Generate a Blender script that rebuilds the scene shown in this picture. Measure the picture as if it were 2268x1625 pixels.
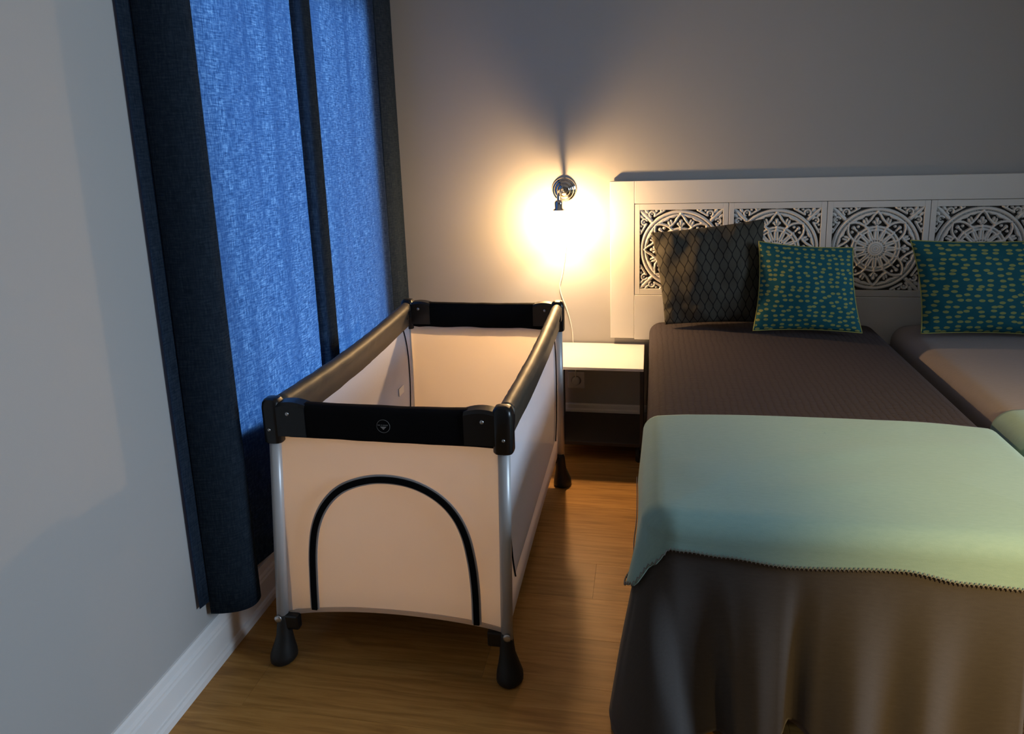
import bpy, bmesh, math, random
import numpy as np
from mathutils import Vector, Matrix, noise
random.seed(7)
PI = math.pi
sc = bpy.context.scene
C = sc.collection
for o in list(bpy.data.objects):
    bpy.data.objects.remove(o)

# ------------------------------------------------------------------ camera, world, lights, exposure
F_PX, PP_Y, CAM_H = 1617.0, 627.0, 1.45
PITCH, YAW, ROLL = 0.2095, 0.1905, -0.0339
cy, sy, cp, sp = math.cos(YAW), math.sin(YAW), math.cos(PITCH), math.sin(PITCH)
fwd = Vector((-sy*cp, cy*cp, -sp)); rgt = Vector((cy, sy, 0)); upv = rgt.cross(fwd)
r2 = rgt*math.cos(ROLL) + upv*math.sin(ROLL); u2 = -rgt*math.sin(ROLL) + upv*math.cos(ROLL)
cam = bpy.data.cameras.new('camera'); camo = bpy.data.objects.new('camera', cam); C.objects.link(camo)
camo.matrix_world = Matrix(((r2.x, u2.x, -fwd.x, 0), (r2.y, u2.y, -fwd.y, 0), (r2.z, u2.z, -fwd.z, CAM_H), (0, 0, 0, 1)))
cam.sensor_fit = 'HORIZONTAL'; cam.sensor_width = 36.0; cam.lens = F_PX/2268*36.0
cam.shift_y = -(812.5-PP_Y)/2268
cam.clip_start = 0.05
sc.camera = camo

sc.view_settings.view_transform = 'Standard'
sc.view_settings.look = 'None'
sc.view_settings.exposure = 0.0
sc.view_settings.gamma = 1.0
sc.view_settings.use_curve_mapping = False

w = bpy.data.worlds.new('sky'); sc.world = w; w.use_nodes = True
w.node_tree.nodes['Background'].inputs[0].default_value = (0.55, 0.72, 1.0, 1)
w.node_tree.nodes['Background'].inputs[1].default_value = 0.25

def area(name, loc, aim, sx, sy_, power, col, spread=180):
    l = bpy.data.lights.new(name, 'AREA'); l.shape = 'RECTANGLE'; l.size = sx; l.size_y = sy_
    l.energy = power; l.color = col; l.spread = math.radians(spread)
    o = bpy.data.objects.new(name, l); C.objects.link(o); o.location = loc
    d = Vector(aim) - Vector(loc); o.rotation_euler = d.to_track_quat('-Z', 'Y').to_euler()
    return o
# daylight coming in through the curtained window on the left and the open window on the right
area('daylight_left', (-1.95, 2.42, 1.65), (-1.2, 2.42, 1.25), 1.38, 1.9, 22, (0.80, 0.90, 1.0), 46)
area('daylight_right', (3.86, 1.05, 1.65), (-1.0, 0.95, 0.75), 1.5, 1.3, 48, (0.60, 0.79, 1.0), 95)
# warm lamp standing behind the camera, to the right
pl = bpy.data.lights.new('room_lamp', 'SPOT'); pl.energy = 430; pl.color = (1.0, 0.66, 0.25); pl.shadow_soft_size = 0.06
pl.spot_size = math.radians(36); pl.spot_blend = 1.0
plo = bpy.data.objects.new('room_lamp', pl); C.objects.link(plo); plo.location = (1.75, -0.25, 2.0)
plo.rotation_euler = (Vector((1.06, 1.58, 0.42))-Vector((1.75, -0.25, 2.0))).to_track_quat('-Z', 'Y').to_euler()

# ------------------------------------------------------------------ node helpers
def newmat(name):
    m = bpy.data.materials.new(name); m.use_nodes = True
    nt = m.node_tree; nt.nodes.clear()
    out = nt.nodes.new('ShaderNodeOutputMaterial')
    return m, nt, out
class G:
    """tiny node-graph writer"""
    def __init__(s, nt): s.nt = nt
    def n(s, t, **kw):
        nd = s.nt.nodes.new(t)
        for k, v in kw.items():
            setattr(nd, k, v)
        return nd
    def put(s, sock, v):
        if isinstance(v, bpy.types.NodeSocket): s.nt.links.new(v, sock)
        elif v is not None: sock.default_value = v
    def math(s, op, a, b=None, c=None, clamp=False):
        nd = s.n('ShaderNodeMath', operation=op, use_clamp=clamp)
        for i, v in enumerate((a, b, c)):
            if v is not None: s.put(nd.inputs[i], v)
        return nd.outputs[0]
    def mapping(s, vec, scale=(1, 1, 1), loc=(0, 0, 0), rot=(0, 0, 0)):
        nd = s.n('ShaderNodeMapping'); s.put(nd.inputs['Vector'], vec)
        nd.inputs['Scale'].default_value = scale; nd.inputs['Location'].default_value = loc; nd.inputs['Rotation'].default_value = rot
        return nd.outputs[0]
    def noise(s, vec, scale=5, detail=3, rough=0.55, dist=0.0):
        nd = s.n('ShaderNodeTexNoise'); s.put(nd.inputs['Vector'], vec)
        nd.inputs['Scale'].default_value = scale; nd.inputs['Detail'].default_value = detail
        nd.inputs['Roughness'].default_value = rough; nd.inputs['Distortion'].default_value = dist
        return nd.outputs[0]
    def ramp(s, fac, stops):
        nd = s.n('ShaderNodeValToRGB'); s.put(nd.inputs[0], fac)
        e = nd.color_ramp.elements
        while len(e) < len(stops): e.new(0.5)
        for i, (p, c) in enumerate(stops):
            e[i].position = p; e[i].color = (*c, 1) if len(c) == 3 else c
        return nd.outputs[0]
    def mix(s, f, a, b, mode='MIX'):
        nd = s.n('ShaderNodeMix', data_type='RGBA', blend_type=mode)
        s.put(nd.inputs[0], f)
        for k, v in ((6, a), (7, b)):
            s.put(nd.inputs[k], (*v, 1) if isinstance(v, tuple) and len(v) == 3 else v)
        return nd.outputs[2]
    def bump(s, h, strength=0.3, dist=0.002):
        nd = s.n('ShaderNodeBump'); s.put(nd.inputs['Height'], h)
        nd.inputs['Strength'].default_value = strength; nd.inputs['Distance'].default_value = dist
        return nd.outputs[0]
    def bsdf(s, col, rough=0.6, metal=0.0, normal=None, sheen=0.0, spec=0.5, coat=0.0):
        nd = s.n('ShaderNodeBsdfPrincipled')
        s.put(nd.inputs['Base Color'], (*col, 1) if isinstance(col, tuple) and len(col) == 3 else col)
        s.put(nd.inputs['Roughness'], rough); nd.inputs['Metallic'].default_value = metal
        nd.inputs['Specular IOR Level'].default_value = spec
        nd.inputs['Sheen Weight'].default_value = sheen
        nd.inputs['Coat Weight'].default_value = coat
        if normal is not None: s.put(nd.inputs['Normal'], normal)
        return nd.outputs[0]
    def pos(s): return s.n('ShaderNodeNewGeometry').outputs['Position']
    def uv(s): return s.n('ShaderNodeUVMap').outputs[0]
    def out(s, out, sh): s.nt.links.new(sh, out.inputs[0])

def simple(name, col, rough=0.5, metal=0.0, var=0.06, nscale=12, bump=0.0, bscale=300, spec=0.5, coat=0.0, sheen=0.0):
    m, nt, out = newmat(name); g = G(nt); p = g.pos()
    nz = g.noise(p, nscale, 3)
    c = g.mix(nz, tuple(x*(1-var) for x in col), tuple(min(1, x*(1+var)) for x in col))
    nrm = g.bump(g.noise(p, bscale, 2), bump, 0.001) if bump else None
    g.out(out, g.bsdf(c, rough, metal, nrm, sheen, spec, coat))
    return m

M = {}
M['wall'] = simple('wall_paint', (0.42, 0.408, 0.395), 0.75, var=0.02, nscale=3, bump=0.12, bscale=420, spec=0.25)
M['ceiling'] = simple('ceiling_paint', (0.75, 0.74, 0.72), 0.8, var=0.02)
M['white'] = simple('white_trim_paint', (0.80, 0.79, 0.78), 0.32, var=0.02, spec=0.5)
M['head'] = simple('white_lacquered_wood', (0.74, 0.72, 0.69), 0.45, var=0.03, nscale=9, bump=0.03, bscale=160)
M['white_lam'] = simple('white_laminate', (0.82, 0.80, 0.76), 0.35, var=0.01)
M['dark_lam'] = simple('dark_laminate', (0.035, 0.028, 0.024), 0.5, var=0.1)
M['blackp'] = simple('black_plastic', (0.006, 0.006, 0.007), 0.30, var=0.1, spec=0.45)
M['rubber'] = simple('black_rubber', (0.010, 0.010, 0.010), 0.55, var=0.1)
M['blackf'] = simple('black_padded_fabric', (0.005, 0.005, 0.006), 0.85, var=0.15, bump=0.3, bscale=900, spec=0.08)
M['vinyl'] = simple('black_coated_fabric', (0.050, 0.042, 0.030), 0.52, var=0.2, bump=0.15, bscale=500, spec=0.6)
M['pole'] = simple('grey_enamelled_tube', (0.55, 0.55, 0.56), 0.35, metal=0.2, var=0.03)
M['cream'] = simple('cream_canvas', (0.80, 0.74, 0.68), 0.8, var=0.03, nscale=6, bump=0.15, bscale=1200, spec=0.2)
def canvas(name='cream_canvas', k=1.0):
    m, nt, out = newmat(name); g = G(nt); p = g.pos()
    nz = g.noise(p, 6, 3); nrm = g.bump(g.noise(p, 1200, 2), .12, .001)
    d = g.n('ShaderNodeBsdfDiffuse'); g.put(d.inputs[0], g.mix(nz, (.50*k, .475*k, .45*k), (.53*k, .50*k, .475*k))); g.put(d.inputs['Normal'], nrm)
    t = g.n('ShaderNodeBsdfTranslucent'); g.put(t.inputs[0], g.mix(nz, (.52, .45, .37), (.55, .48, .395)))
    a = g.n('ShaderNodeAddShader'); nt.links.new(d.outputs[0], a.inputs[0]); nt.links.new(t.outputs[0], a.inputs[1])
    g.out(out, a.outputs[0]); return m
M['canvas'] = canvas()
M['canvas_trim'] = canvas('grey_binding_canvas', .5)
M['trimf'] = simple('grey_binding_tape', (0.50, 0.44, 0.40), 0.8, var=0.05, spec=0.2)
M['ribbon'] = simple('light_grey_ribbon', (0.55, 0.51, 0.50), 0.8, var=0.05, spec=0.2)
M['chrome'] = simple('chrome', (0.62, 0.60, 0.58), 0.12, metal=1.0, var=0.02)
M['screw'] = simple('steel_rivet', (0.5, 0.5, 0.5), 0.3, metal=0.9)
M['cord'] = simple('white_cable', (0.8, 0.76, 0.7), 0.5)
M['print'] = simple('grey_print', (0.16, 0.16, 0.16), 0.7)
M['mattress'] = simple('mattress_ticking', (0.55, 0.53, 0.5), 0.85)
M['dark_base'] = simple('bed_base_cloth', (0.02, 0.018, 0.018), 0.9)
M['piping'] = simple('lime_piping', (0.36, 0.36, 0.10), 0.7, var=0.1)

def oak():
    m, nt, out = newmat('oak_laminate'); g = G(nt); p = g.pos()
    oi = g.n('ShaderNodeObjectInfo').outputs['Random']
    off = g.n('ShaderNodeCombineXYZ'); g.put(off.inputs[0], g.math('MULTIPLY', oi, 37.0)); g.put(off.inputs[1], g.math('MULTIPLY', oi, 11.0))
    va = g.n('ShaderNodeVectorMath', operation='ADD'); g.put(va.inputs[0], p); g.put(va.inputs[1], off.outputs[0])
    q = va.outputs[0]
    grain = g.noise(g.mapping(q, (1.6, 26, 1)), 2.4, 5, 0.6, 0.6)
    fine = g.noise(g.mapping(q, (5, 160, 1)), 3.0, 3, 0.6)
    knots = g.noise(g.mapping(q, (2.6, 7.0, 1)), 1.5, 2, 0.5, 0.3)
    c = g.ramp(grain, [(0.30, (0.31, 0.145, 0.034)), (0.52, (0.48, 0.24, 0.060)), (0.75, (0.59, 0.32, 0.095))])
    c = g.mix(g.math('MULTIPLY', fine, 0.35), c, (0.22, 0.10, 0.03))
    k = g.ramp(knots, [(0.66, (0, 0, 0)), (0.78, (1, 1, 1))])
    c = g.mix(g.math('MULTIPLY', k, 0.5), c, (0.10, 0.045, 0.018))
    br = g.math('ADD', 0.88, g.math('MULTIPLY', oi, 0.2))
    vm = g.n('ShaderNodeVectorMath', operation='SCALE'); g.put(vm.inputs[0], c); g.put(vm.inputs[3], br)
    g.out(out, g.bsdf(vm.outputs[0], 0.42, 0, g.bump(g.math('ADD', grain, fine), 0.10, 0.001), spec=0.25))
    return m
M['oak'] = oak()

def curtain_mat(name='blue_linen_curtain', k=1.0):
    m, nt, out = newmat(name); g = G(nt); uv = g.uv()
    warp = g.noise(g.mapping(uv, (230, 30, 1)), 1.0, 3, 0.7)
    weft = g.noise(g.mapping(uv, (30, 230, 1)), 1.0, 3, 0.7)
    soft = g.noise(g.mapping(uv, (16, 0.7, 1)), 1.0, 3, 0.6)
    t = g.math('ADD', g.math('MULTIPLY', warp, 0.5), g.math('MULTIPLY', weft, 0.5))
    tc = g.ramp(t, [(0.40, (0.085, 0.175, 0.32)), (0.50, (0.18, 0.31, 0.50)), (0.605, (0.40, 0.57, 0.75))])
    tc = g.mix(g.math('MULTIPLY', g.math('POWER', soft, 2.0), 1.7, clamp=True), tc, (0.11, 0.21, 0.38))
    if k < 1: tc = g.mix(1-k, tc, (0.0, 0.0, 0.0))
    dc = g.ramp(t, [(0.35, (0.010, 0.015, 0.022)), (0.65, (0.024, 0.033, 0.045))])
    nrm = g.bump(t, 0.25, 0.0015)
    d = g.n('ShaderNodeBsdfDiffuse'); g.put(d.inputs[0], dc); g.put(d.inputs['Normal'], nrm)
    tr = g.n('ShaderNodeBsdfTranslucent'); g.put(tr.inputs[0], tc)
    ad = g.n('ShaderNodeAddShader'); nt.links.new(d.outputs[0], ad.inputs[0]); nt.links.new(tr.outputs[0], ad.inputs[1])
    g.out(out, ad.outputs[0])
    return m
M['curtain'] = curtain_mat()
M['curtain_side'] = curtain_mat('blue_linen_side_strip', .55)  # same linen with a darker translucent colour
M['curtain_shaded'] = curtain_mat('blue_linen_shaded', .30)  # same linen darkened: shade of the unlit folds put into the colour

def mesh_net():
    m, nt, out = newmat('white_netting'); g = G(nt)
    d = g.n('ShaderNodeBsdfDiffuse'); d.inputs[0].default_value = (0.84, 0.83, 0.89, 1)
    t2 = g.n('ShaderNodeBsdfTranslucent'); t2.inputs[0].default_value = (0.55, 0.54, 0.56, 1)
    mx = g.n('ShaderNodeMixShader'); mx.inputs[0].default_value = 0.08
    nt.links.new(d.outputs[0], mx.inputs[1]); nt.links.new(t2.outputs[0], mx.inputs[2])
    tp = g.n('ShaderNodeBsdfTransparent')
    m2 = g.n('ShaderNodeMixShader')
    fine = g.noise(g.pos(), 900, 1)
    g.put(m2.inputs[0], g.math('ADD', 0.06, g.math('MULTIPLY', fine, 0.2)))
    nt.links.new(mx.outputs[0], m2.inputs[1]); nt.links.new(tp.outputs[0], m2.inputs[2])
    g.out(out, m2.outputs[0])
    return m
M['net'] = mesh_net()

def glass(name, f=0.9, tint=(1, 1, 1), emit=0.0, ecol=(1, 0.8, 0.5)):
    m, nt, out = newmat(name); g = G(nt)
    t = g.n('ShaderNodeBsdfTransparent'); t.inputs[0].default_value = (*tint, 1)
    gl = g.n('ShaderNodeBsdfGlossy'); gl.inputs['Roughness'].default_value = 0.05
    mx = g.n('ShaderNodeMixShader'); mx.inputs[0].default_value = 1-f
    nt.links.new(t.outputs[0], mx.inputs[1]); nt.links.new(gl.outputs[0], mx.inputs[2])
    sh = mx.outputs[0]
    if emit:
        e = g.n('ShaderNodeEmission'); e.inputs[0].default_value = (*ecol, 1); e.inputs[1].default_value = emit
        a = g.n('ShaderNodeAddShader'); nt.links.new(sh, a.inputs[0]); nt.links.new(e.outputs[0], a.inputs[1]); sh = a.outputs[0]
    g.out(out, sh)
    return m
M['pane'] = glass('window_glass', 0.92)
M['shade'] = glass('lit_glass_shade', 0.93, (1, 0.97, 0.9), 2.2, (1.0, 0.68, 0.34))
def emis(name, col, st):
    m, nt, out = newmat(name); g = G(nt)
    e = g.n('ShaderNodeEmission'); e.inputs[0].default_value = (*col, 1); e.inputs[1].default_value = st
    g.out(out, e.outputs[0]); return m
M['bulb'] = emis('lit_bulb', (1.0, 0.64, 0.32), 2650)

def quilt():
    m, nt, out = newmat('charcoal_quilted_cotton'); g = G(nt); uv = g.uv()
    wob = g.noise(g.mapping(uv, (14, 14, 1)), 1.0, 3)
    sep = g.n('ShaderNodeSeparateXYZ'); g.put(sep.inputs[0], uv)
    u = g.math('ADD', sep.outputs[0], g.math('MULTIPLY', wob, 0.022)); v = g.math('ADD', sep.outputs[1], g.math('MULTIPLY', wob, 0.010))
    a = g.math('ABSOLUTE', g.math('SINE', g.math('MULTIPLY', u, PI/0.022)))
    b = g.math('ABSOLUTE', g.math('SINE', g.math('MULTIPLY', v, PI/0.011)))
    h = g.math('MULTIPLY', g.math('POWER', a, 0.5), g.math('POWER', b, 0.6))
    fine = g.noise(uv, 260, 3)
    crk = g.noise(g.mapping(uv, (30, 90, 1)), 1.0, 4, 0.6)
    hh = g.math('ADD', g.math('ADD', h, g.math('MULTIPLY', crk, 1.5)), g.math('MULTIPLY', fine, 0.25))
    c = g.mix(g.math('MULTIPLY', h, 0.6), (0.047, 0.039, 0.043), (0.071, 0.059, 0.062))
    g.out(out, g.bsdf(c, 0.85, 0, g.bump(hh, 0.55, 0.0035), spec=0.1))
    return m
M['quilt'] = quilt()
def felt(name, c0, c1, bump=0.2, sheen=0.15):
    m, nt, out = newmat(name); g = G(nt); uv = g.uv()
    nap = g.noise(g.mapping(uv, (40, 140, 1)), 1.0, 4, 0.65)
    fine = g.noise(uv, 700, 2)
    c = g.mix(nap, c0, c1)
    h = g.math('ADD', g.math('MULTIPLY', nap, 0.6), g.math('MULTIPLY', fine, 0.6))
    g.out(out, g.bsdf(c, 0.95, 0, g.bump(h, bump, 0.002), spec=0.1, sheen=sheen))
    return m
M['felt'] = felt('charcoal_felt', (0.056, 0.050, 0.048), (0.080, 0.072, 0.068))
M['mint'] = felt('mint_wool', (0.235, 0.38, 0.355), (0.305, 0.46, 0.42))
M['mauve'] = felt('mauve_grey_cotton', (0.25, 0.22, 0.22), (0.31, 0.275, 0.27), 0.12, 0.05)
M['stitch'] = simple('grey_stitching', (0.22, 0.20, 0.20), 0.9, var=0.2)

def leafprint():
    m, nt, out = newmat('charcoal_leaf_print'); g = G(nt); uv = g.uv()
    sep = g.n('ShaderNodeSeparateXYZ'); g.put(sep.inputs[0], uv)
    u = g.math('MULTIPLY', sep.outputs[0], 12.5); v = g.math('MULTIPLY', sep.outputs[1], 5.0)
    cs = g.math('MULTIPLY', g.math('COSINE', g.math('MULTIPLY', v, 2*PI)), 0.25)
    def dist(x): return g.math('ABSOLUTE', g.math('SUBTRACT', g.math('FRACT', g.math('ADD', x, 0.5)), 0.5))
    d = g.math('MINIMUM', dist(g.math('SUBTRACT', u, cs)), dist(g.math('ADD', g.math('SUBTRACT', u, 0.5), cs)))
    line = g.ramp(d, [(0.035, (1, 1, 1)), (0.085, (0, 0, 0))])
    # leaf veins: chevrons across each leaf
    vein = g.math('SINE', g.math('MULTIPLY', g.math('SUBTRACT', v, g.math('MULTIPLY', d, 1.6)), 55.0))
    c = g.mix(g.math('MULTIPLY', g.math('MULTIPLY_ADD', vein, 0.5, 0.5), 0.5), (0.070, 0.063, 0.047), (0.098, 0.090, 0.070))
    nz = g.noise(uv, 9, 3)
    c = g.mix(g.math('MULTIPLY', nz, 0.5), c, (0.050, 0.048, 0.042))
    c = g.mix(line, c, (0.012, 0.011, 0.010))
    g.out(out, g.bsdf(c, 0.8, 0, g.bump(g.noise(uv, 300, 2), 0.2, 0.001), spec=0.2))
    return m
M['leaf'] = leafprint()
def dotprint():
    m, nt, out = newmat('teal_dotted_cotton'); g = G(nt); uv = g.uv()
    oi = g.n('ShaderNodeObjectInfo').outputs['Random']
    vo = g.n('ShaderNodeTexVoronoi'); vo.inputs['Scale'].default_value = 1.0; vo.inputs['Randomness'].default_value = 0.55
    g.put(vo.inputs['Vector'], g.mapping(uv, (13.0, 18.0, 1)))
    vo.voronoi_dimensions = '2D'
    sub = g.n('ShaderNodeVectorMath', operation='SUBTRACT')
    g.put(sub.inputs[0], g.mapping(uv, (13.0, 18.0, 1))); g.put(sub.inputs[1], vo.outputs['Position'])
    mp = g.mapping(sub.outputs[0], (1.0, 1.12, 1), rot=(0, 0, -0.12))
    ln = g.n('ShaderNodeVectorMath', operation='LENGTH'); g.put(ln.inputs[0], mp)
    dd = g.math('ADD', ln.outputs['Value'], g.math('MULTIPLY', g.math('SUBTRACT', g.noise(uv, 60, 2), 0.5), 0.12))
    dot = g.ramp(dd, [(0.27, (1, 1, 1)), (0.315, (0, 0, 0))])
    core = g.ramp(dd, [(0.05, (1, 1, 1)), (0.16, (0, 0, 0))])
    base = g.mix(g.noise(uv, 8, 3), (0.006, 0.082, 0.112), (0.009, 0.108, 0.140))
    yel = g.mix(g.math('MULTIPLY', core, 0.55), (0.27, 0.31, 0.105), (0.30, 0.25, 0.10))
    c = g.mix(dot, base, yel)
    g.out(out, g.bsdf(c, 0.75, 0, g.bump(g.noise(uv, 320, 2), 0.18, 0.001), spec=0.2))
    return m
M['dots'] = dotprint()

# ------------------------------------------------------------------ mesh helpers
ROOT = {}
def link(name, verts, faces, m, parent=None, smooth=True, uvs=None):
    """one mesh object; verts are in world space, stored relative to the thing's base"""
    base = Vector((0, 0, 0))
    if parent is not None:
        p = parent
        while p.parent: p = p.parent
        base = p.location
    me = bpy.data.meshes.new(name)
    me.from_pydata([tuple(Vector(v)-base) for v in verts], [], faces)
    if uvs is not None:
        ul = me.uv_layers.new(name='UVMap')
        li = np.empty(len(me.loops), dtype=np.int32); me.loops.foreach_get('vertex_index', li)
        ul.data.foreach_set('uv', np.asarray(uvs, dtype=np.float32)[li].ravel())
    if smooth: me.polygons.foreach_set('use_smooth', [True]*len(me.polygons))
    me.materials.append(M[m] if isinstance(m, str) else m)
    me.update()
    o = bpy.data.objects.new(name, me); C.objects.link(o)
    if parent is not None: o.parent = parent
    return o
def from_bm(name, bm, m, parent=None, smooth=False):
    base = Vector((0, 0, 0))
    if parent is not None:
        p = parent
        while p.parent: p = p.parent
        base = p.location
    bmesh.ops.recalc_face_normals(bm, faces=bm.faces)
    bmesh.ops.translate(bm, verts=bm.verts, vec=-base)
    me = bpy.data.meshes.new(name); bm.to_mesh(me); bm.free()
    if smooth: me.polygons.foreach_set('use_smooth', [True]*len(me.polygons))
    me.materials.append(M[m] if isinstance(m, str) else m)
    o = bpy.data.objects.new(name, me); C.objects.link(o)
    if parent is not None: o.parent = parent
    return o
def bx(bm, x0, x1, y0, y1, z0, z1, bev=0.0, seg=2):
    r = bmesh.ops.create_cube(bm, size=1.0)
    vs = r['verts']
    for v in vs:
        v.co = Vector((x0+(v.co.x+.5)*(x1-x0), y0+(v.co.y+.5)*(y1-y0), z0+(v.co.z+.5)*(z1-z0)))
    if bev:
        es = list({e for v in vs for e in v.link_edges})
        bmesh.ops.bevel(bm, geom=es, offset=bev, segments=seg, affect='EDGES', profile=0.6)
def box(name, x0, x1, y0, y1, z0, z1, m, parent=None, bev=0.0, seg=2, smooth=False):
    bm = bmesh.new(); bx(bm, x0, x1, y0, y1, z0, z1, bev, seg)
    return from_bm(name, bm, m, parent, smooth)
def thing(name, label, cat, loc=(0, 0, 0), group=None):
    o = bpy.data.objects.new(name, None); C.objects.link(o); o.location = loc
    o.empty_display_size = 0.1
    o['label'] = label; o['category'] = cat
    if group: o['group'] = group
    return o
def tag(o, label, cat, group=None):
    o['label'] = label; o['category'] = cat
    if group: o['group'] = group
    return o
def struct(o): o['kind'] = 'structure'; return o
def tube_data(pts, rad, n=10, closed=False, flat=None):
    """tube along a polyline; rad a number or list; returns verts, faces"""
    pts = [Vector(p) for p in pts]; k = len(pts); V = []; Fc = []
    up = None
    for i, p in enumerate(pts):
        a = pts[(i-1) % k] if (closed or i > 0) else p; b = pts[(i+1) % k] if (closed or i < k-1) else p
        t = (b-a).normalized()
        if up is None:
            up = Vector((0, 0, 1)) if abs(t.z) < .9 else Vector((0, 1, 0))
        s = t.cross(up).normalized(); up = s.cross(t).normalized()
        r = rad[i] if isinstance(rad, (list, tuple)) else rad
        for j in range(n):
            an = 2*PI*j/n
            V.append(p + s*math.cos(an)*r + up*math.sin(an)*r)
    for i in range(k if closed else k-1):
        for j in range(n):
            a = i*n+j; b = i*n+(j+1) % n; i2 = (i+1) % k
            Fc.append((a, b, i2*n+(j+1) % n, i2*n+j))
    if not closed:
        Fc.append(tuple(range(n-1, -1, -1))); Fc.append(tuple((k-1)*n+j for j in range(n)))
    return V, Fc
def tube(name, pts, rad, m, parent=None, n=10, closed=False):
    V, Fc = tube_data(pts, rad, n, closed)
    return link(name, V, Fc, m, parent)
def lathe(name, prof, m, parent, origin, axis='z', n=28, smooth=True):
    """profile of (r, h) revolved about axis through origin"""
    V = []; Fc = []; ox, oy, oz = origin
    for r, h in prof:
        for j in range(n):
            a = 2*PI*j/n; c, s = r*math.cos(a), r*math.sin(a)
            if axis == 'z': V.append((ox+c, oy+s, oz+h))
            elif axis == 'y': V.append((ox+c, oy+h, oz+s))
            else: V.append((ox+h, oy+c, oz+s))
    for i in range(len(prof)-1):
        for j in range(n):
            Fc.append((i*n+j, i*n+(j+1) % n, (i+1)*n+(j+1) % n, (i+1)*n+j))
    Fc.append(tuple(range(n-1, -1, -1))); Fc.append(tuple((len(prof)-1)*n+j for j in range(n)))
    return link(name, V, Fc, m, parent, smooth)
def loft(rings, closed=True, caps=True):
    V = []; Fc = []; n = len(rings[0])
    for r in rings: V += list(r)
    for i in range(len(rings)-1):
        for j in range(n if closed else n-1):
            Fc.append((i*n+j, i*n+(j+1) % n, (i+1)*n+(j+1) % n, (i+1)*n+j))
    if caps and closed:
        Fc.append(tuple(range(n-1, -1, -1))); Fc.append(tuple((len(rings)-1)*n+j for j in range(n)))
    return V, Fc
def grid_faces(nu, nv):
    return [(i*nv+j, (i+1)*nv+j, (i+1)*nv+j+1, i*nv+j+1) for i in range(nu-1) for j in range(nv-1)]
def sstep(a, b, x):
    t = min(1, max(0, (x-a)/(b-a))); return t*t*(3-2*t)
def lerp_tab(tab, x):
    if x <= tab[0][0]: return tab[0][1]
    for (a, fa), (b, fb) in zip(tab, tab[1:]):
        if x <= b:
            t = (x-a)/(b-a); t = t*t*(3-2*t)
            return fa+(fb-fa)*t
    return tab[-1][1]

# ------------------------------------------------------------------ room shell
XL, XR, YF, YB, ZC = -1.20, 3.60, -1.90, 3.35, 2.62
fl = struct(box('floor', XL-.2, XR+.2, YF-.2, YB+.2, -0.12, -0.012, 'dark_lam'))
PW, PLEN = 0.188, 1.38
pm = None
row = 0; y = YB
while y > YF:
    y0 = max(YF, y-PW)
    x = XL - [0.35, 1.02, 0.62, 1.22, 0.12, 0.80][row % 6]
    while x < XR:
        a, b = max(x, XL), min(x+PLEN, XR)
        if b-a > 0.02:
            if pm is None:
                bm = bmesh.new()
                bx(bm, -.5, .5, -.5, .5, -1, 0)
                pm = bpy.data.meshes.new('floor_plank')
                top = [e for e in bm.edges if all(v.co.z > -.1 for v in e.verts)]
                bmesh.ops.bevel(bm, geom=top, offset=0.004, segments=1, affect='EDGES')
                bm.to_mesh(pm); bm.free(); pm.materials.append(M['oak'])
            o = bpy.data.objects.new('floor_plank', pm); C.objects.link(o); o.parent = fl
            o.location = ((a+b)/2, (y+y0)/2, 0); o.scale = (b-a-.0006, y-y0-.0006, 0.012)
        x += PLEN
    y -= PW; row += 1

def wall_x(name, xa, xb, wy0, wy1, wz0, wz1):
    bm = bmesh.new()
    bx(bm, xa, xb, YF-.2, wy0, 0, ZC); bx(bm, xa, xb, wy1, YB+.2, 0, ZC)
    bx(bm, xa, xb, wy0, wy1, 0, wz0); bx(bm, xa, xb, wy0, wy1, wz1, ZC)
    return struct(from_bm(name, bm, 'wall'))
WL = (1.70, 3.07, 0.60, 2.15)
WR = (0.30, 1.80, 0.95, 2.25)
wall_x('wall_left', XL-.24, XL, *WL)
wall_x('wall_right', XR, XR+.24, *WR)
struct(box('wall_back', XL, XR, YB, YB+.2, 0, ZC, 'wall'))
struct(box('wall_front', XL, XR, YF-.2, YF, 0, ZC, 'wall'))
struct(box('ceiling', XL-.24, XR+.24, YF-.2, YB+.2, ZC, ZC+.1, 'ceiling'))

def window(name, xa, xb, xp, W_):
    y0, y1, z0, z1 = W_
    root = bpy.data.objects.new(name, None); C.objects.link(root); root.location = ((xa+xb)/2, (y0+y1)/2, z0)
    struct(root)
    bm = bmesh.new(); t = .055
    bx(bm, xp-.03, xp+.03, y0, y0+t, z0, z1, .004); bx(bm, xp-.03, xp+.03, y1-t, y1, z0, z1, .004)
    bx(bm, xp-.03, xp+.03, y0+t, y1-t, z0, z0+t, .004); bx(bm, xp-.03, xp+.03, y0+t, y1-t, z1-t, z1, .004)
    from_bm('window_frame', bm, 'white', root)
    box('pane', xp-.003, xp+.003, y0+t-.01, y1-t+.01, z0+t-.01, z1-t+.01, 'pane', root)
    s0, s1 = (xp+.03, XL+.012) if xp < 0 else (XR-.012, xp-.03)
    box('window_sill', s0, s1, y0+.001, y1-.001, z0, z0+.02, 'white', root, .003)
    return root
window('window_1', XL-.24, XL, XL-.17, WL)
window('window_2', XR, XR+.24, XR+.17, WR)

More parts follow.
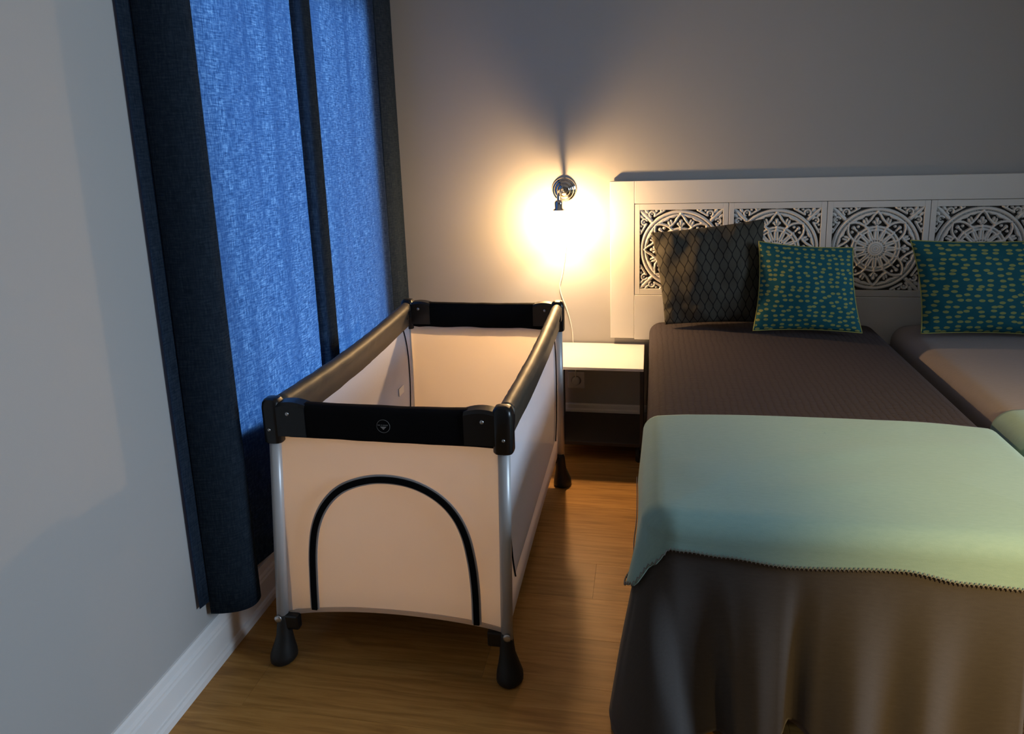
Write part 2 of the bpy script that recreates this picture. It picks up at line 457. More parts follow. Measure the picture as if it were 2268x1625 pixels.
# skirting boards: stepped profile swept along the walls
PROF = [(0, 0), (.026, 0), (.026, .018), (.022, .026), (.017, .028), (.017, .088), (.014, .094), (.014, .100), (.009, .108), (.008, .124), (.005, .130), (0, .131)]
def skirting(name, a, b, d):
    rings = []
    for p in (a, b):
        rings.append([(p[0]+d[0]*o, p[1]+d[1]*o, z) for o, z in PROF])
    V, Fc = loft(rings); return struct(link(name, V, Fc, 'white', None, smooth=False))
skirting('baseboard_left', (XL, YF), (XL, YB), (1, 0))
skirting('baseboard_back', (XL+.026, YB), (XR, YB), (0, -1))
skirting('baseboard_right', (XR, YB-.026), (XR, YF), (-1, 0))

# ------------------------------------------------------------------ curtains
def smooth_path(pts, per=8):
    """Catmull-Rom through pts"""
    P = [Vector((a, b, 0)) for a, b in pts]; out = []
    P = [P[0]*2-P[1]] + P + [P[-1]*2-P[-2]]
    for i in range(1, len(P)-2):
        p0, p1, p2, p3 = P[i-1:i+3]
        for k in range(per):
            t = k/per
            out.append(0.5*((2*p1)+(p2-p0)*t+(2*p0-5*p1+4*p2-p3)*t*t+(3*p1-p0-3*p2+p3)*t**3))
    out.append(P[-2]); return out
def cloth_strip(name, path, zbot, ztop, parent, m='curtain', thick=0.0012, seed=0, uoff=0):
    P = smooth_path(path); n = len(P)
    s = [0]
    for a, b in zip(P, P[1:]): s.append(s[-1]+(b-a).length)
    nz = 26; V = []; U = []
    def nrm(i):
        a = P[max(0, i-1)]; b = P[min(n-1, i+1)]; t = (b-a).normalized(); return Vector((t.y, -t.x, 0))
    for side in (0, 1):
        for i in range(n):
            zb = zbot(s[i]/s[-1]) if callable(zbot) else zbot
            nn = nrm(i)
            for k in range(nz):
                f = k/(nz-1); z = zb+(ztop-zb)*f
                wv = 0.006*noise.noise(Vector((s[i]*7+seed, z*0.9, seed)))*(1-f*0.6)
                p = P[i]+nn*(wv+(thick if side else 0))
                V.append((p.x, p.y, z)); U.append((s[i]+uoff, z))
    g1 = grid_faces(n, nz); N = n*nz
    Fc = [f for f in g1] + [tuple(q+N for q in reversed(f)) for f in g1]
    for i in range(n-1):
        Fc.append((i*nz, N+i*nz, N+(i+1)*nz, (i+1)*nz))
        a = i*nz+nz-1; Fc.append((a, a+nz, N+a+nz, N+a))
    for k in range(nz-1):
        Fc.append((k, k+1, N+k+1, N+k)); a = (n-1)*nz+k; Fc.append((a, N+a, N+a+1, a+1))
    return link(name, V, Fc, m, parent, True, U)
ZT = 2.26
near = thing('curtain', 'blue linen window curtain nearest the camera, with a bulging outer fold darkened as if shaded', 'curtain', (-1.16, 2.0, .17), 'blue curtains at the left window')
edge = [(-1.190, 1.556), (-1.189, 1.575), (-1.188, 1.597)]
cloth_strip('side_strip', edge, lambda f: .207-.004*f, ZT, near, 'curtain_side', seed=9, uoff=3)  # flat strip along the wall, translucent colour darker than the drape
main = [(-1.186, 1.597), (-1.155, 1.601), (-1.118, 1.612), (-1.092, 1.632), (-1.083, 1.658), (-1.092, 1.690), (-1.125, 1.715), (-1.158, 1.745), (-1.166, 1.80),
        (-1.158, 1.87), (-1.150, 1.94), (-1.158, 2.01), (-1.164, 2.06), (-1.156, 2.13), (-1.151, 2.20), (-1.154, 2.27), (-1.160, 2.345)]
cloth_strip('outer_fold', main[:7], .165, ZT, near, 'curtain_shaded', seed=2)
cloth_strip('drape', main[6:], .177, ZT, near, seed=2, uoff=.3)
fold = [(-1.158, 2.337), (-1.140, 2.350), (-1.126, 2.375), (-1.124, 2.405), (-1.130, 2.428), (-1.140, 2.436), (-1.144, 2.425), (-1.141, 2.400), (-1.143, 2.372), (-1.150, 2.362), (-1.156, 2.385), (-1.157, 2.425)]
cloth_strip('folded_edge', fold, .176, ZT, near, 'curtain_shaded', seed=4, uoff=1.5)
far = thing('curtain', 'blue linen window curtain at the far corner beside the back wall', 'curtain', (-1.16, 2.9, .17), 'blue curtains at the left window')
hem = [(-1.172, 2.385), (-1.171, 2.42), (-1.168, 2.452)]
cloth_strip('side_strip', hem, .177, ZT, far, seed=5, uoff=5)
fmain = [(-1.174, 2.385), (-1.174, 2.42), (-1.166, 2.47), (-1.158, 2.53), (-1.152, 2.60), (-1.158, 2.67), (-1.165, 2.72), (-1.158, 2.80), (-1.152, 2.87), (-1.156, 2.95), (-1.163, 3.02),
         (-1.166, 3.06), (-1.150, 3.085), (-1.128, 3.12), (-1.122, 3.16), (-1.138, 3.20), (-1.150, 3.23), (-1.146, 3.26), (-1.150, 3.30), (-1.172, 3.335)]
cloth_strip('drape', fmain[:13], .177, ZT, far, seed=6, uoff=6)
cloth_strip('outer_fold', fmain[12:], .177, ZT, far, 'curtain_shaded', seed=6, uoff=7)
rod = thing('curtain_rod', 'thin steel curtain rod above the left window', 'curtain rod', (-1.155, 2.45, ZT+.012))
tube('rod', [(-1.155, 1.50, ZT+.012), (-1.155, 3.33, ZT+.012)], .012, 'pole', rod)
for yy in (1.53, 2.41, 3.31):
    tube('bracket', [(-1.2, yy, ZT+.012), (-1.166, yy, ZT+.012)], .008, 'pole', rod, 8)

# ------------------------------------------------------------------ beds
def drape_sheet(name, rect, H, rr, hem, m, parent, off=0.0, yback=3.26, topin=0.6, amp=0.012, flare=0.03, corner=0.0, cornr=None, cut=None, seed=0, NF=90, NL=70, NC=18, crown=0.012, ymin_top=None, back_round=0.0, nt=30, foldsc=1.0, hollow=0.0, wrinkle=0.0, front=None):
    """cloth over a box: rect = (x0, x1, y0); hem(px, py, s, side) gives hem height; open at the back edge yback"""
    x0, x1, y0 = rect; x0 -= off; x1 += off; y0 -= off; Rc = 0.07+off
    def ring(o):
        R = max(Rc, -o+.001); r = R+o
        pts = []; cl = (x0+R, y0+R); cr = (x1-R, y0+R)
        for i in range(NL): pts.append((x0-o, yback+(cl[1]-yback)*i/NL, -1, 0))
        for i in range(NC):
            a = PI+PI/2*i/NC; pts.append((cl[0]+r*math.cos(a), cl[1]+r*math.sin(a), math.cos(a), math.sin(a)))
        for i in range(NF): pts.append((cl[0]+(cr[0]-cl[0])*i/NF, y0-o, 0, -1))
        for i in range(NC):
            a = 1.5*PI+PI/2*i/NC; pts.append((cr[0]+r*math.cos(a), cr[1]+r*math.sin(a), math.cos(a), math.sin(a)))
        for i in range(NL+1): pts.append((x1+o, cr[1]+(yback-cr[1])*i/NL, 1, 0))
        return pts
    ref = ring(0.0); n = len(ref)
    arc = [0.0]
    for a, b in zip(ref, ref[1:]): arc.append(arc[-1]+math.hypot(b[0]-a[0], b[1]-a[1]))
    sc_l = arc[NL+NC//2]; sc_r = arc[NL+NC+NF+NC//2]
    hems = [hem(ref[i][0], ref[i][1], arc[i]) for i in range(n)]
    V = []; U = []
    half = (x1-x0)/2-.0002
    ins = [half*(1-k/26)**1.0 for k in range(26)]
    ins = [d for d in ins if d > rr+.01] + [rr+.006]
    ins = [d for d in ins if d <= topin]
    rings = []
    for d in ins:
        pr = ring(-d)
        rings.append([(p[0], p[1], H+off+crown*(1-(1-(d-rr)/(half-rr))**3)+wrinkle*max(0, noise.noise(Vector((p[0]*3.5+p[1]*2, p[1]*9-p[0]*2, seed))))*sstep(rr, rr+.08, d)) for p in pr])
    for k in range(1, 7):
        a = PI/2*k/7; pr = ring(-rr+rr*math.sin(a))
        rings.append([(p[0], p[1], H+off-rr+rr*math.cos(a)) for p in pr])
    ktop = len(rings)
    ztop = H+off-rr
    for k in range(nt+1):
        f = k/nt; row = []
        for i in range(n):
            px, py, nx, ny = ref[i]
            zb = min(hems[i], ztop-.01); z = ztop+(zb-ztop)*f; drop = ztop-z
            g = sstep(0, .45, drop)
            s = arc[i]
            wv = (math.sin(s*17*foldsc+seed+.8*math.sin(s*5))*.6+math.sin(s*31*foldsc+seed*2+1)*.3+noise.noise(Vector((s*6, z*2, seed)))*.7)
            o = flare*drop + amp*wv*g
            cbl = math.exp(-((s-sc_l)/.085)**2); cbr = math.exp(-((s-sc_r)/.085)**2)
            o += drop*(corner*cbl+(corner if cornr is None else cornr)*cbr)
            if nx > .5 and cornr is not None: o = min(o, .012)
            if front and ny < -.5: o += g*lerp_tab(front, px-.20*drop*(1-sstep(.10, .30, px))+.03*drop*sstep(.25, .4, px))
            if hollow: o -= hollow*drop*(math.exp(-((s-sc_l-.17)/.07)**2))
            row.append((px+nx*o, py+ny*o, z))
        rings.append(row)
    for ri, rw in enumerate(rings):
        for i, p in enumerate(rw):
            V.append(p)
    nr = len(rings); V = np.array(V)
    # uv in metres: x,y on the top; arc, drop on the sides
    for ri in range(nr):
        for i in range(n):
            p = V[ri*n+i]
            U.append((p[0]+ref[i][2]*max(0, H-p[2]), p[1]+ref[i][3]*max(0, H-p[2])) if ri >= ktop else (p[0], p[1]))
    Fc = [(a*n+b, (a+1)*n+b, (a+1)*n+b+1, a*n+b+1) for a in range(nr-1) for b in range(n-1)]
    if cut: Fc = [f for f in Fc if not ((f[0]//n) >= ktop-6 and (f[0] % n) >= NL+NC and ref[f[0] % n][0] > cut)]
    o = link(name, V, Fc, m, parent, True, U)
    bm = bmesh.new(); bm.from_mesh(o.data); bmesh.ops.remove_doubles(bm, verts=bm.verts, dist=.0006); bm.to_mesh(o.data); bm.free()
    md = o.modifiers.new('thickness', 'SOLIDIFY'); md.thickness = .004; md.offset = -1
    return o, rings
BX0, BX1, BY0, BH = 0.0, 0.965, 1.545, 0.562
bed = thing('single_bed', 'single bed with a charcoal quilted cover, beside the white nightstand', 'bed', (.48, 2.4, 0), 'two single beds pushed together')
def bed_core(root, x0, x1):
    box('bed_base', x0+.05, x1-.05, BY0+.085, 3.27, .018, .30, 'dark_base', root, .01)
    box('mattress', x0+.035, x1-.035, BY0+.05, 3.275, .30, BH-.02, 'mattress', root, .05, 4, True)
    for lx in (x0+.12, x1-.12):
        for ly in (BY0+.2, 3.18):
            lathe('leg', [(.022, 0), (.026, .003), (.026, .022)], 'dark_base', root, (lx, ly, 0), n=14)
bed_core(bed, BX0, BX1)
def hem_q(px, py, s): return .055+.012*math.sin(s*9)
drape_sheet('quilted_cover', (BX0, BX1, BY0+.05), BH, .055, hem_q, 'quilt', bed, 0, 3.278, amp=.006, flare=.015, corner=.05, seed=1)
HB = [(.0, .03), (.10, .030), (.19, .035), (.24, .050), (.30, .085), (.35, .085), (.42, .055), (.52, .045), (.62, .06), (.75, .05), (.97, .04)]
def hem_f(px, py, s):
    if px < .0 or py > 1.7: return .02
    return lerp_tab(HB, px)-.02
FF = [(-.1, .0), (-.02, .018), (.025, -.045), (.09, -.05), (.17, .004), (.24, .024), (.30, .014), (.335, -.045), (.385, -.006), (.46, .022), (.54, -.014), (.61, .020), (.69, -.016), (.78, .010)]
gb, _ = drape_sheet('charcoal_blanket', (BX0, BX1, BY0), BH, .055, hem_f, 'felt', None, .010, 2.05, amp=.012, flare=.07, corner=.13, cornr=0, cut=.785, seed=2.2, foldsc=.75, front=FF)
tag(gb, 'charcoal felt blanket hanging in folds over the bed foot, under the mint throw', 'blanket')
HM = [(-.017, .365), (-.005, .39), (.02, .46), (.05, .505), (.08, .503), (.165, .495), (.31, .482), (.54, .492), (.665, .474), (.78, .470), (.97, .46)]
def hem_m(px, py, s):
    if py > 1.62: return .365 if px < .4 else .30
    return lerp_tab(HM, px)
mt, mrings = drape_sheet('mint_throw', (BX0, BX1, BY0), BH, .055, hem_m, 'mint', None, .017, 2.135, amp=.010, flare=.08, corner=.24, cornr=0, seed=.6, wrinkle=.006)
tag(mt, 'mint green wool throw with grey stitched edge laid across the foot of the near bed', 'blanket', 'mint throws on the beds')
# blanket stitch along the hem: a fine zigzag cord, part of the throw
hemline = mrings[-1]
zz = []
for i in range(0, len(hemline)-1):
    a = Vector(hemline[i]); b = Vector(hemline[i+1])
    L = max(2, int((b-a).length/.0065))
    for k in range(L):
        p = a.lerp(b, k/L)
        q = Vector((p.x, p.y, p.z+(0.008 if (len(zz) % 2) else -.001)))
        q += (Vector((0, -.0035, 0)) if p.y < 1.7 and p.x > .03 else Vector((-.0035, 0, 0) if p.x < .5 else (.0035, 0, 0)))
        zz.append(q)
tube('edge_stitching', zz, .0013, 'stitch', mt, 4)

BX2, BX3 = 1.025, 1.99
bed2 = thing('single_bed', 'single bed with a smooth mauve-grey cover, at the right edge of the photo', 'bed', (1.5, 2.4, 0), 'two single beds pushed together')
bed_core(bed2, BX2, BX3)
drape_sheet('mauve_cover', (BX2, BX3, BY0+.02), BH+.004, .07, hem_q, 'mauve', bed2, 0, 3.278, amp=.006, flare=.012, corner=.05, seed=5)
mt2, _ = drape_sheet('mint_throw', (BX2, BX3, BY0), BH+.004, .07, lambda a, b, s: .42 if b < 1.62 else .36, 'mint', None, .012, 2.29, amp=.006, flare=.04, corner=.1, seed=3)
tag(mt2, 'mint green throw on the mauve-grey bed at the right edge', 'blanket', 'mint throws on the beds')

# ------------------------------------------------------------------ headboard with carved panels
HY = 3.320
hbd = thing('headboard', 'long white headboard with carved mandala panels, fixed to the back wall', 'headboard', (.95, HY, .475))
X0, X1, PX0, PP = -.178, 2.12, -.0685, .4082
NPAN = 5
px_end = PX0+PP*NPAN
box('left_stile', X0, PX0-.0008, HY, HY+.020, .4725, 1.2005, 'head', hbd, .0015, 1)
box('right_stile', px_end+.0008, X1, HY, HY+.020, .4725, 1.2005, 'head', hbd, .0015, 1)
box('top_rail', PX0, px_end, HY, HY+.020, 1.0988, 1.2005, 'head', hbd, .0015, 1)
box('bottom_board', PX0, px_end, HY-.0005, HY+.020, .467, .6793, 'head', hbd, .0015, 1)
box('shade_backing', PX0+.004, px_end-.004, HY+.0175, HY+.022, .674, 1.103, 'dark_lam', hbd)  # dark sheet stands in for the shade behind the carved holes
for zc in (.62, 1.12):
    for xc in (.05, .95, 1.9):
        box('wall_mount', xc-.03, xc+.03, HY+.020, YB, zc-.02, zc+.02, 'dark_lam', hbd)
def carve():
    n = 236; R = .1827
    xs = np.linspace(-1, 1, n); X, Y = np.meshgrid(xs, xs, indexing='ij')
    ax, ay = np.abs(X), np.abs(Y)
    x = np.maximum(ax, ay); yv = np.minimum(ax, ay); r = np.hypot(x, yv); th = np.arctan2(yv, x)
    H = np.zeros_like(X)
    def seg(pts, w_, h=1.0, soft=None):
        nonlocal H
        d = np.full_like(X, 9.)
        for (a, b), (c, e) in zip(pts, pts[1:]):
            vx, vy = c-a, e-b; L = vx*vx+vy*vy
            t = np.clip(((x-a)*vx+(yv-b)*vy)/L, 0, 1)
            d = np.minimum(d, np.hypot(x-a-t*vx, yv-b-t*vy))
        H = np.maximum(H, h*np.sqrt(np.clip((w_-d)/w_*1.6, 0, 1)))
    def leafs(a, b, c, e, w_, h=1.0):
        nonlocal H
        vx, vy = c-a, e-b; L = vx*vx+vy*vy
        t = np.clip(((x-a)*vx+(yv-b)*vy)/L, 0, 1); d = np.hypot(x-a-t*vx, yv-b-t*vy)
        ww = w_*np.sin(np.clip(t*.92+.05, 0, 1)*PI)**.7+1e-4
        H = np.maximum(H, h*np.sqrt(np.clip((ww-d)/ww*1.6, 0, 1))*(d < ww))
    def ringf(r0, w_, h=1.0):
        nonlocal H
        d = np.abs(r-r0); H = np.maximum(H, h*np.sqrt(np.clip((w_-d)/w_*1.8, 0, 1)))
    def curl(cx, cy_, rad, w_, a0, a1):
        k = 14; seg([(cx+rad*math.cos(a0+(a1-a0)*i/k), cy_+rad*math.sin(a0+(a1-a0)*i/k)) for i in range(k+1)], w_)
    def dots(a, b, rad, h=1.0):
        nonlocal H
        d = np.hypot(x-a, yv-b); H = np.maximum(H, h*np.sqrt(np.clip((rad-d)/rad*1.6, 0, 1)))
    # outer ring, doubled
    ringf(.935, .040, 1.0); ringf(.855, .026, .9)
    # corner foliage (x >= y >= 0, corner at (1, 1))
    leafs(1.0, 1.0, .74, .74, .055)
    curl(.875, .690, .070, .026, -2.2, 2.6); dots(.885, .690, .024)
    seg([(.84, .62), (.90, .52), (.97, .40)], .026)
    leafs(.99, .86, .90, .78, .045); dots(.955, .585, .032); leafs(1.0, .50, .93, .44, .03)
    seg([(.80, .80), (.72, .72)], .05)
    # lotus arches on the axes
    seg([(.88, 0), (.80, .075), (.70, .13), (.62, .20)], .030)
    dots(.70, 0, .046); dots(.635, .062, .038); seg([(.70, 0), (.60, 0)], .022); seg([(.635, .062), (.585, .03)], .02)
    leafs(.85, .10, .79, .27, .040); leafs(.79, .27, .70, .42, .040)
    # diagonal arches
    seg([(.61, .61), (.63, .49), (.61, .37), (.56, .28)], .030)
    dots(.50, .50, .046); dots(.53, .40, .036); seg([(.50, .50), (.43, .43)], .022)
    leafs(.66, .52, .72, .40, .03); leafs(.70, .30, .60, .26, .034)
    seg([(.62, .20), (.56, .28)], .034); seg([(.62, .20), (.72, .24)], .024); seg([(.56, .28), (.50, .22)], .03)
    # scalloped inner ring and petals
    ringf(.52, .030, .95)
    k8 = np.abs((th+PI/8) % (PI/4)-PI/8)
    scal = .445+.035*np.cos(k8*8)
    ann = np.clip((.045-np.abs(r-.36))/.02, 0, 1)
    petal = np.abs((th+PI/16) % (PI/8)-PI/16)*r
    hole = (petal < 0) 
    wedge = np.abs((th) % (PI/8)-PI/16)*r
    body = (r > .215) & (r < .475)
    hw = .006+.030*np.clip((r-.27)/.16, 0, 1)
    inhole = (wedge < hw) & (r > .275) & (r < .43)
    b = np.where(body & ~inhole, .9-.25*np.exp(-(petal/.012)**2), 0)
    H = np.maximum(H, b)
    # link inner ring to petals
    for ang in (0, PI/8, PI/4):
        seg([(.44*math.cos(ang), .44*math.sin(ang)), (.54*math.cos(ang), .54*math.sin(ang))], .035)
    # pierced centre disc
    disc = r < .235
    full = np.arctan2(Y, X); nd = 22
    da = np.abs((full) % (2*PI/nd)-PI/nd)*r
    dh = np.hypot(da, r-.198) < .0165
    cd = np.where(disc & ~dh, .85+.1*np.cos(r*130)*(r < .17), 0)
    H = np.where(disc, cd, H)
    # smooth once
    Hs = H.copy(); Hs[1:-1, 1:-1] = (H[1:-1, 1:-1]*4+H[:-2, 1:-1]+H[2:, 1:-1]+H[1:-1, :-2]+H[1:-1, 2:])/8
    # grid to mesh, holes left open
    D = .011
    V = np.stack([X.ravel()*R, (-D*np.clip(Hs, 0, 1)).ravel()+D, Y.ravel()*R], 1)
    idx = np.arange(n*n).reshape(n, n)
    quad = np.stack([idx[:-1, :-1], idx[1:, :-1], idx[1:, 1:], idx[:-1, 1:]], -1).reshape(-1, 4)
    keep = (Hs.ravel()[quad] > .10).sum(1) >= 2
    quad = quad[keep]
    used = np.unique(quad); mp = -np.ones(n*n, int); mp[used] = np.arange(len(used))
    return V[used], mp[quad], R
cv, cf, CR = carve()
pan_me = None; bor_me = None
for k in range(NPAN):
    cx = PX0+PP*(k+.5); cz = (.6813+1.0968)/2
    if pan_me is None:
        bm = bmesh.new(); hp = PP/2-.0012; hz = (1.0968-.6813)/2
        r_ = CR-.002
        bx(bm, -hp, -r_, 0, .016, -hz, hz, .001, 1); bx(bm, r_, hp, 0, .016, -hz, hz, .001, 1)
        bx(bm, -r_, r_, 0, .016, -hz, -r_, .001, 1); bx(bm, -r_, r_, 0, .016, r_, hz, .001, 1)
        bor_me = bpy.data.meshes.new('carved_panel'); bm.to_mesh(bor_me); bm.free(); bor_me.materials.append(M['head'])
        pan_me = bpy.data.meshes.new('mandala_carving'); pan_me.from_pydata(cv.tolist(), [], cf.tolist())
        pan_me.polygons.foreach_set('use_smooth', [True]*len(pan_me.polygons)); pan_me.materials.append(M['head']); pan_me.update()
    bo = bpy.data.objects.new('carved_panel', bor_me); C.objects.link(bo); bo.parent = hbd
    bo.location = Vector((cx, HY+.0015, cz))-hbd.location
    po = bpy.data.objects.new('mandala_carving', pan_me); C.objects.link(po); po.parent = bo
    po.location = (0, .002, 0)

# ------------------------------------------------------------------ pillows
def pillow(name, BL, BR, TL, TR, T, m, label, pinch=.035, seed=0, piping=False, uvs=1.0, group=None, crease=.006):
    BL, BR, TL, TR = map(Vector, (BL, BR, TL, TR))
    cen = (BL+BR+TL+TR)/4
    root = thing(name, label, 'pillow', (cen.x, cen.y-.01, min(BL.z, BR.z)), group)
    n = 44; Ncenter = ((BR-BL).cross(TL-BL)).normalized()   # faces -y when BL->BR is +x and BL->TL is +z
    if Ncenter.y > 0: Ncenter = -Ncenter
    V = []; U = []
    def pt(u, v):
        # u,v in -1..1 ; pinch sides inward between the corners
        uu = u*(1-pinch*2*(1-v*v)*abs(u)**2); vv = v*(1-pinch*1.6*(1-u*u)*abs(v)**2)
        a = (uu+1)/2; b = (vv+1)/2
        return BL*(1-a)*(1-b)+BR*a*(1-b)+TL*(1-a)*b+TR*a*b
    for side in (1, -1):
        for i in range(n):
            for j in range(n):
                u = -1+2*i/(n-1); v = -1+2*j/(n-1)
                u = math.sin(u*PI/2)*.5+u*.5; v = math.sin(v*PI/2)*.5+v*.5
                h = T*((1-u*u)**.62)*((1-v*v)**.55)
                ed = min(1-abs(u), 1-abs(v))
                wr = crease*noise.noise(Vector((u*2.6+seed, v*2.6, side*3.0+seed)))*sstep(0, .25, ed)
                wr += crease*.8*noise.noise(Vector((u*7+seed, v*7, seed)))*math.exp(-ed/.25)*sstep(0, .04, ed)
                p = pt(u, v)+Ncenter*side*(h+wr)
                V.append(p); U.append(((u+1)/2, (v+1)/2))
    Nn = n*n; g1 = grid_faces(n, n)
    Fc = [f for f in g1]+[tuple(q+Nn for q in reversed(f)) for f in g1]
    ob = link('pillow_cover', V, Fc, m, root, True, U)
    bm = bmesh.new(); bm.from_mesh(ob.data); bmesh.ops.remove_doubles(bm, verts=bm.verts, dist=1e-5); bmesh.ops.recalc_face_normals(bm, faces=bm.faces); bm.to_mesh(ob.data); bm.free()
    if piping:
        k = 30; ring = []
        for i in range(k): ring.append(pt(-1+2*i/k, -1))
        for i in range(k): ring.append(pt(1, -1+2*i/k))
        for i in range(k): ring.append(pt(1-2*i/k, 1))
        for i in range(k): ring.append(pt(-1, 1-2*i/k))
        tube('piping', ring, .0026, 'piping', root, 7, True)
    return root
pillow('pillow', (.067, 3.165, .583), (.478, 3.165, .60), (.004, 3.200, .985), (.476, 3.212, 1.040), .076, 'leaf',
       'large charcoal pillow with a dark leaf-lattice print, leaning on the headboard', .02, 3.1, False, group=None, crease=.015)
pillow('pillow', (.424, 3.06, .592), (.848, 3.06, .590), (.445, 3.135, .955), (.812, 3.135, .928), .062, 'dots',
       'teal pillow with lime oval dots, on the charcoal bed', .035, 1.3, True, group='teal dotted pillows')
pillow('pillow', (1.068, 3.06, .592), (1.56, 3.06, .590), (1.030, 3.15, .955), (1.55, 3.15, .955), .068, 'dots',
       'teal pillow with lime oval dots, on the mauve-grey bed at right', .035, 6.3, True, group='teal dotted pillows')

# ------------------------------------------------------------------ nightstand
ns = thing('nightstand', 'low open nightstand with a white top, between travel cot and bed', 'nightstand', (-.21, 3.16, 0))
NX0, NX1, NY0, NY1 = -.412, -.022, 2.975, 3.338
box('top_board', NX0, NX1, NY0, NY1, .427, .440, 'white_lam', ns, .0015, 1)
box('lower_shelf', NX0+.016, NX1-.016, NY0+.004, NY1-.02, .082, .098, 'dark_lam', ns, .001, 1)
box('side_panel', NX0, NX0+.016, NY0+.004, NY1-.02, .07, .427, 'dark_lam', ns, .001, 1)
box('side_panel', NX1-.016, NX1, NY0+.004, NY1-.02, .07, .427, 'dark_lam', ns, .001, 1)
for a in (NX0+.02, NX1-.02):
    for b in (NY0+.04, NY1-.05):
        lathe('foot', [(.012, 0), (.015, .004), (.015, .072)], 'rubber', ns, (a, b, 0), n=12)

# ------------------------------------------------------------------ wall socket, plug (end of lamp cord), sconce
so = thing('wall_socket', 'white wall socket low on the back wall, behind the nightstand', 'wall socket', (-.345, YB, .25))
box('socket_plate', -.385, -.305, YB-.010, YB, .21, .29, 'white', so, .003)
lathe('socket_well', [(.024, -.0115), (.021, -.0105), (.0205, -.0102)], 'ribbon', so, (-.345, YB, .25), 'y', 20)

LX, LZ = -.387, 1.165
la = thing('wall_sconce', 'chrome wall sconce with a lit glass bell shade, left of the headboard', 'wall lamp', (LX, YB, LZ))
rose = lathe('wall_rose', [(.056, 0), (.056, -.006), (.050, -.010), (.046, -.011), (.044, -.018), (.036, -.021), (.032, -.022), (.030, -.028), (.018, -.033), (.010, -.034)], 'chrome', la, (LX, YB, LZ), 'y', 40)
BXL, BYL = -.396, 3.200
arm = [(LX, YB-.030, LZ), (LX-.004, YB-.062, LZ+.006), (LX-.010, YB-.092, LZ+.002), (BXL, BYL+.004, LZ-.010), (BXL, BYL, LZ-.036)]
arm = [Vector(p) for p in arm]
fine = []
for i in range(len(arm)-1):
    for k in range(5): fine.append(arm[i].lerp(arm[i+1], k/5))
fine.append(arm[-1])
tube('arm', fine, .0075, 'chrome', la, 12)
sock = lathe('lamp_socket', [(.010, 0), (.016, -.004), (.019, -.012), (.018, -.036), (.028, -.044), (.029, -.052)], 'chrome', la, (BXL, BYL, LZ-.032), 'z', 28)
SZ = LZ-.080
tube('bulb_neck', [(BXL, BYL, SZ), (BXL, BYL, SZ-.038)], .009, 'white', la, 12)
lathe('bulb', [(.004, -.036), (.010, -.039), (.0155, -.046), (.0175, -.054), (.0155, -.062), (.010, -.069), (.004, -.072)], 'bulb', la, (BXL, BYL, SZ), 'z', 20)
V = []; prof = [(.030, .0), (.036, -.012), (.050, -.030), (.060, -.055), (.066, -.085), (.071, -.115), (.078, -.140)]
nn = 32
for r, h in prof+[(r-.002, h) for r, h in reversed(prof)]:
    for j in range(nn): V.append((BXL+r*math.cos(2*PI*j/nn), BYL+r*math.sin(2*PI*j/nn), SZ+.004+h))
Fc = [(i*nn+j, i*nn+(j+1) % nn, (i+1)*nn+(j+1) % nn, (i+1)*nn+j) for i in range(2*len(prof)-1) for j in range(nn)]
link('glass_shade', V, Fc, 'shade', la)
cordp = [(LX, YB-.006, LZ-.05), (LX-.004, YB-.005, 1.02), (LX+.002, YB-.005, .90), (-.393, YB-.005, .83), (-.404, YB-.005, .765), (-.416, YB-.005, .712), (-.408, YB-.005, .665), (-.388, YB-.005, .610), (-.372, YB-.005, .555), (-.360, YB-.005, .49), (-.357, YB-.005, .43), (-.352, YB-.005, .36), (-.347, YB-.012, .315), (-.345, YB-.036, .262)]
cp_ = []
Pv = [Vector(p) for p in cordp]; Pv = [Pv[0]*2-Pv[1]]+Pv+[Pv[-1]*2-Pv[-2]]
for i in range(1, len(Pv)-2):
    for k in range(6):
        t = k/6; p0, p1, p2, p3 = Pv[i-1:i+3]
        cp_.append(0.5*((2*p1)+(p2-p0)*t+(2*p0-5*p1+4*p2-p3)*t*t+(3*p1-p0-3*p2+p3)*t**3))
cp_.append(Pv[-2])
cd_ = tube('power_cord', cp_, .0027, 'cord', la, 8)
lathe('plug', [(.018, -.012), (.019, -.016), (.018, -.036), (.010, -.042)], 'white', cd_, (-.345, YB, .25), 'y', 18)

# ------------------------------------------------------------------ travel cot
cx0, cx1, cy0, cy1, CZ = -1.005, -.334, 1.655, 2.825, .770
cot = thing('travel_cot', 'cream and black folding travel cot with netting sides, beside the blue curtains', 'travel cot', ((cx0+cx1)/2, (cy0+cy1)/2, 0))
LI = .024
TILT = {(-1, -1): (-.027, -.022), (1, -1): (-.010, -.010), (-1, 1): (-.012, -.030), (1, 1): (.004, -.036)}
corners = [(cx0+LI, cy0+LI, -1, -1), (cx1-LI, cy0+LI, 1, -1), (cx0+LI, cy1-LI, -1, 1), (cx1-LI, cy1-LI, 1, 1)]
def rrect(x0, x1, y0, y1, r, z, n=6):
    pts = []
    for cx, cy_, a0 in ((x1-r, y1-r, 0), (x0+r, y1-r, PI/2), (x0+r, y0+r, PI), (x1-r, y0+r, 1.5*PI)):
        for i in range(n+1):
            a = a0+PI/2*i/n; pts.append((cx+r*math.cos(a), cy_+r*math.sin(a), z))
    return pts
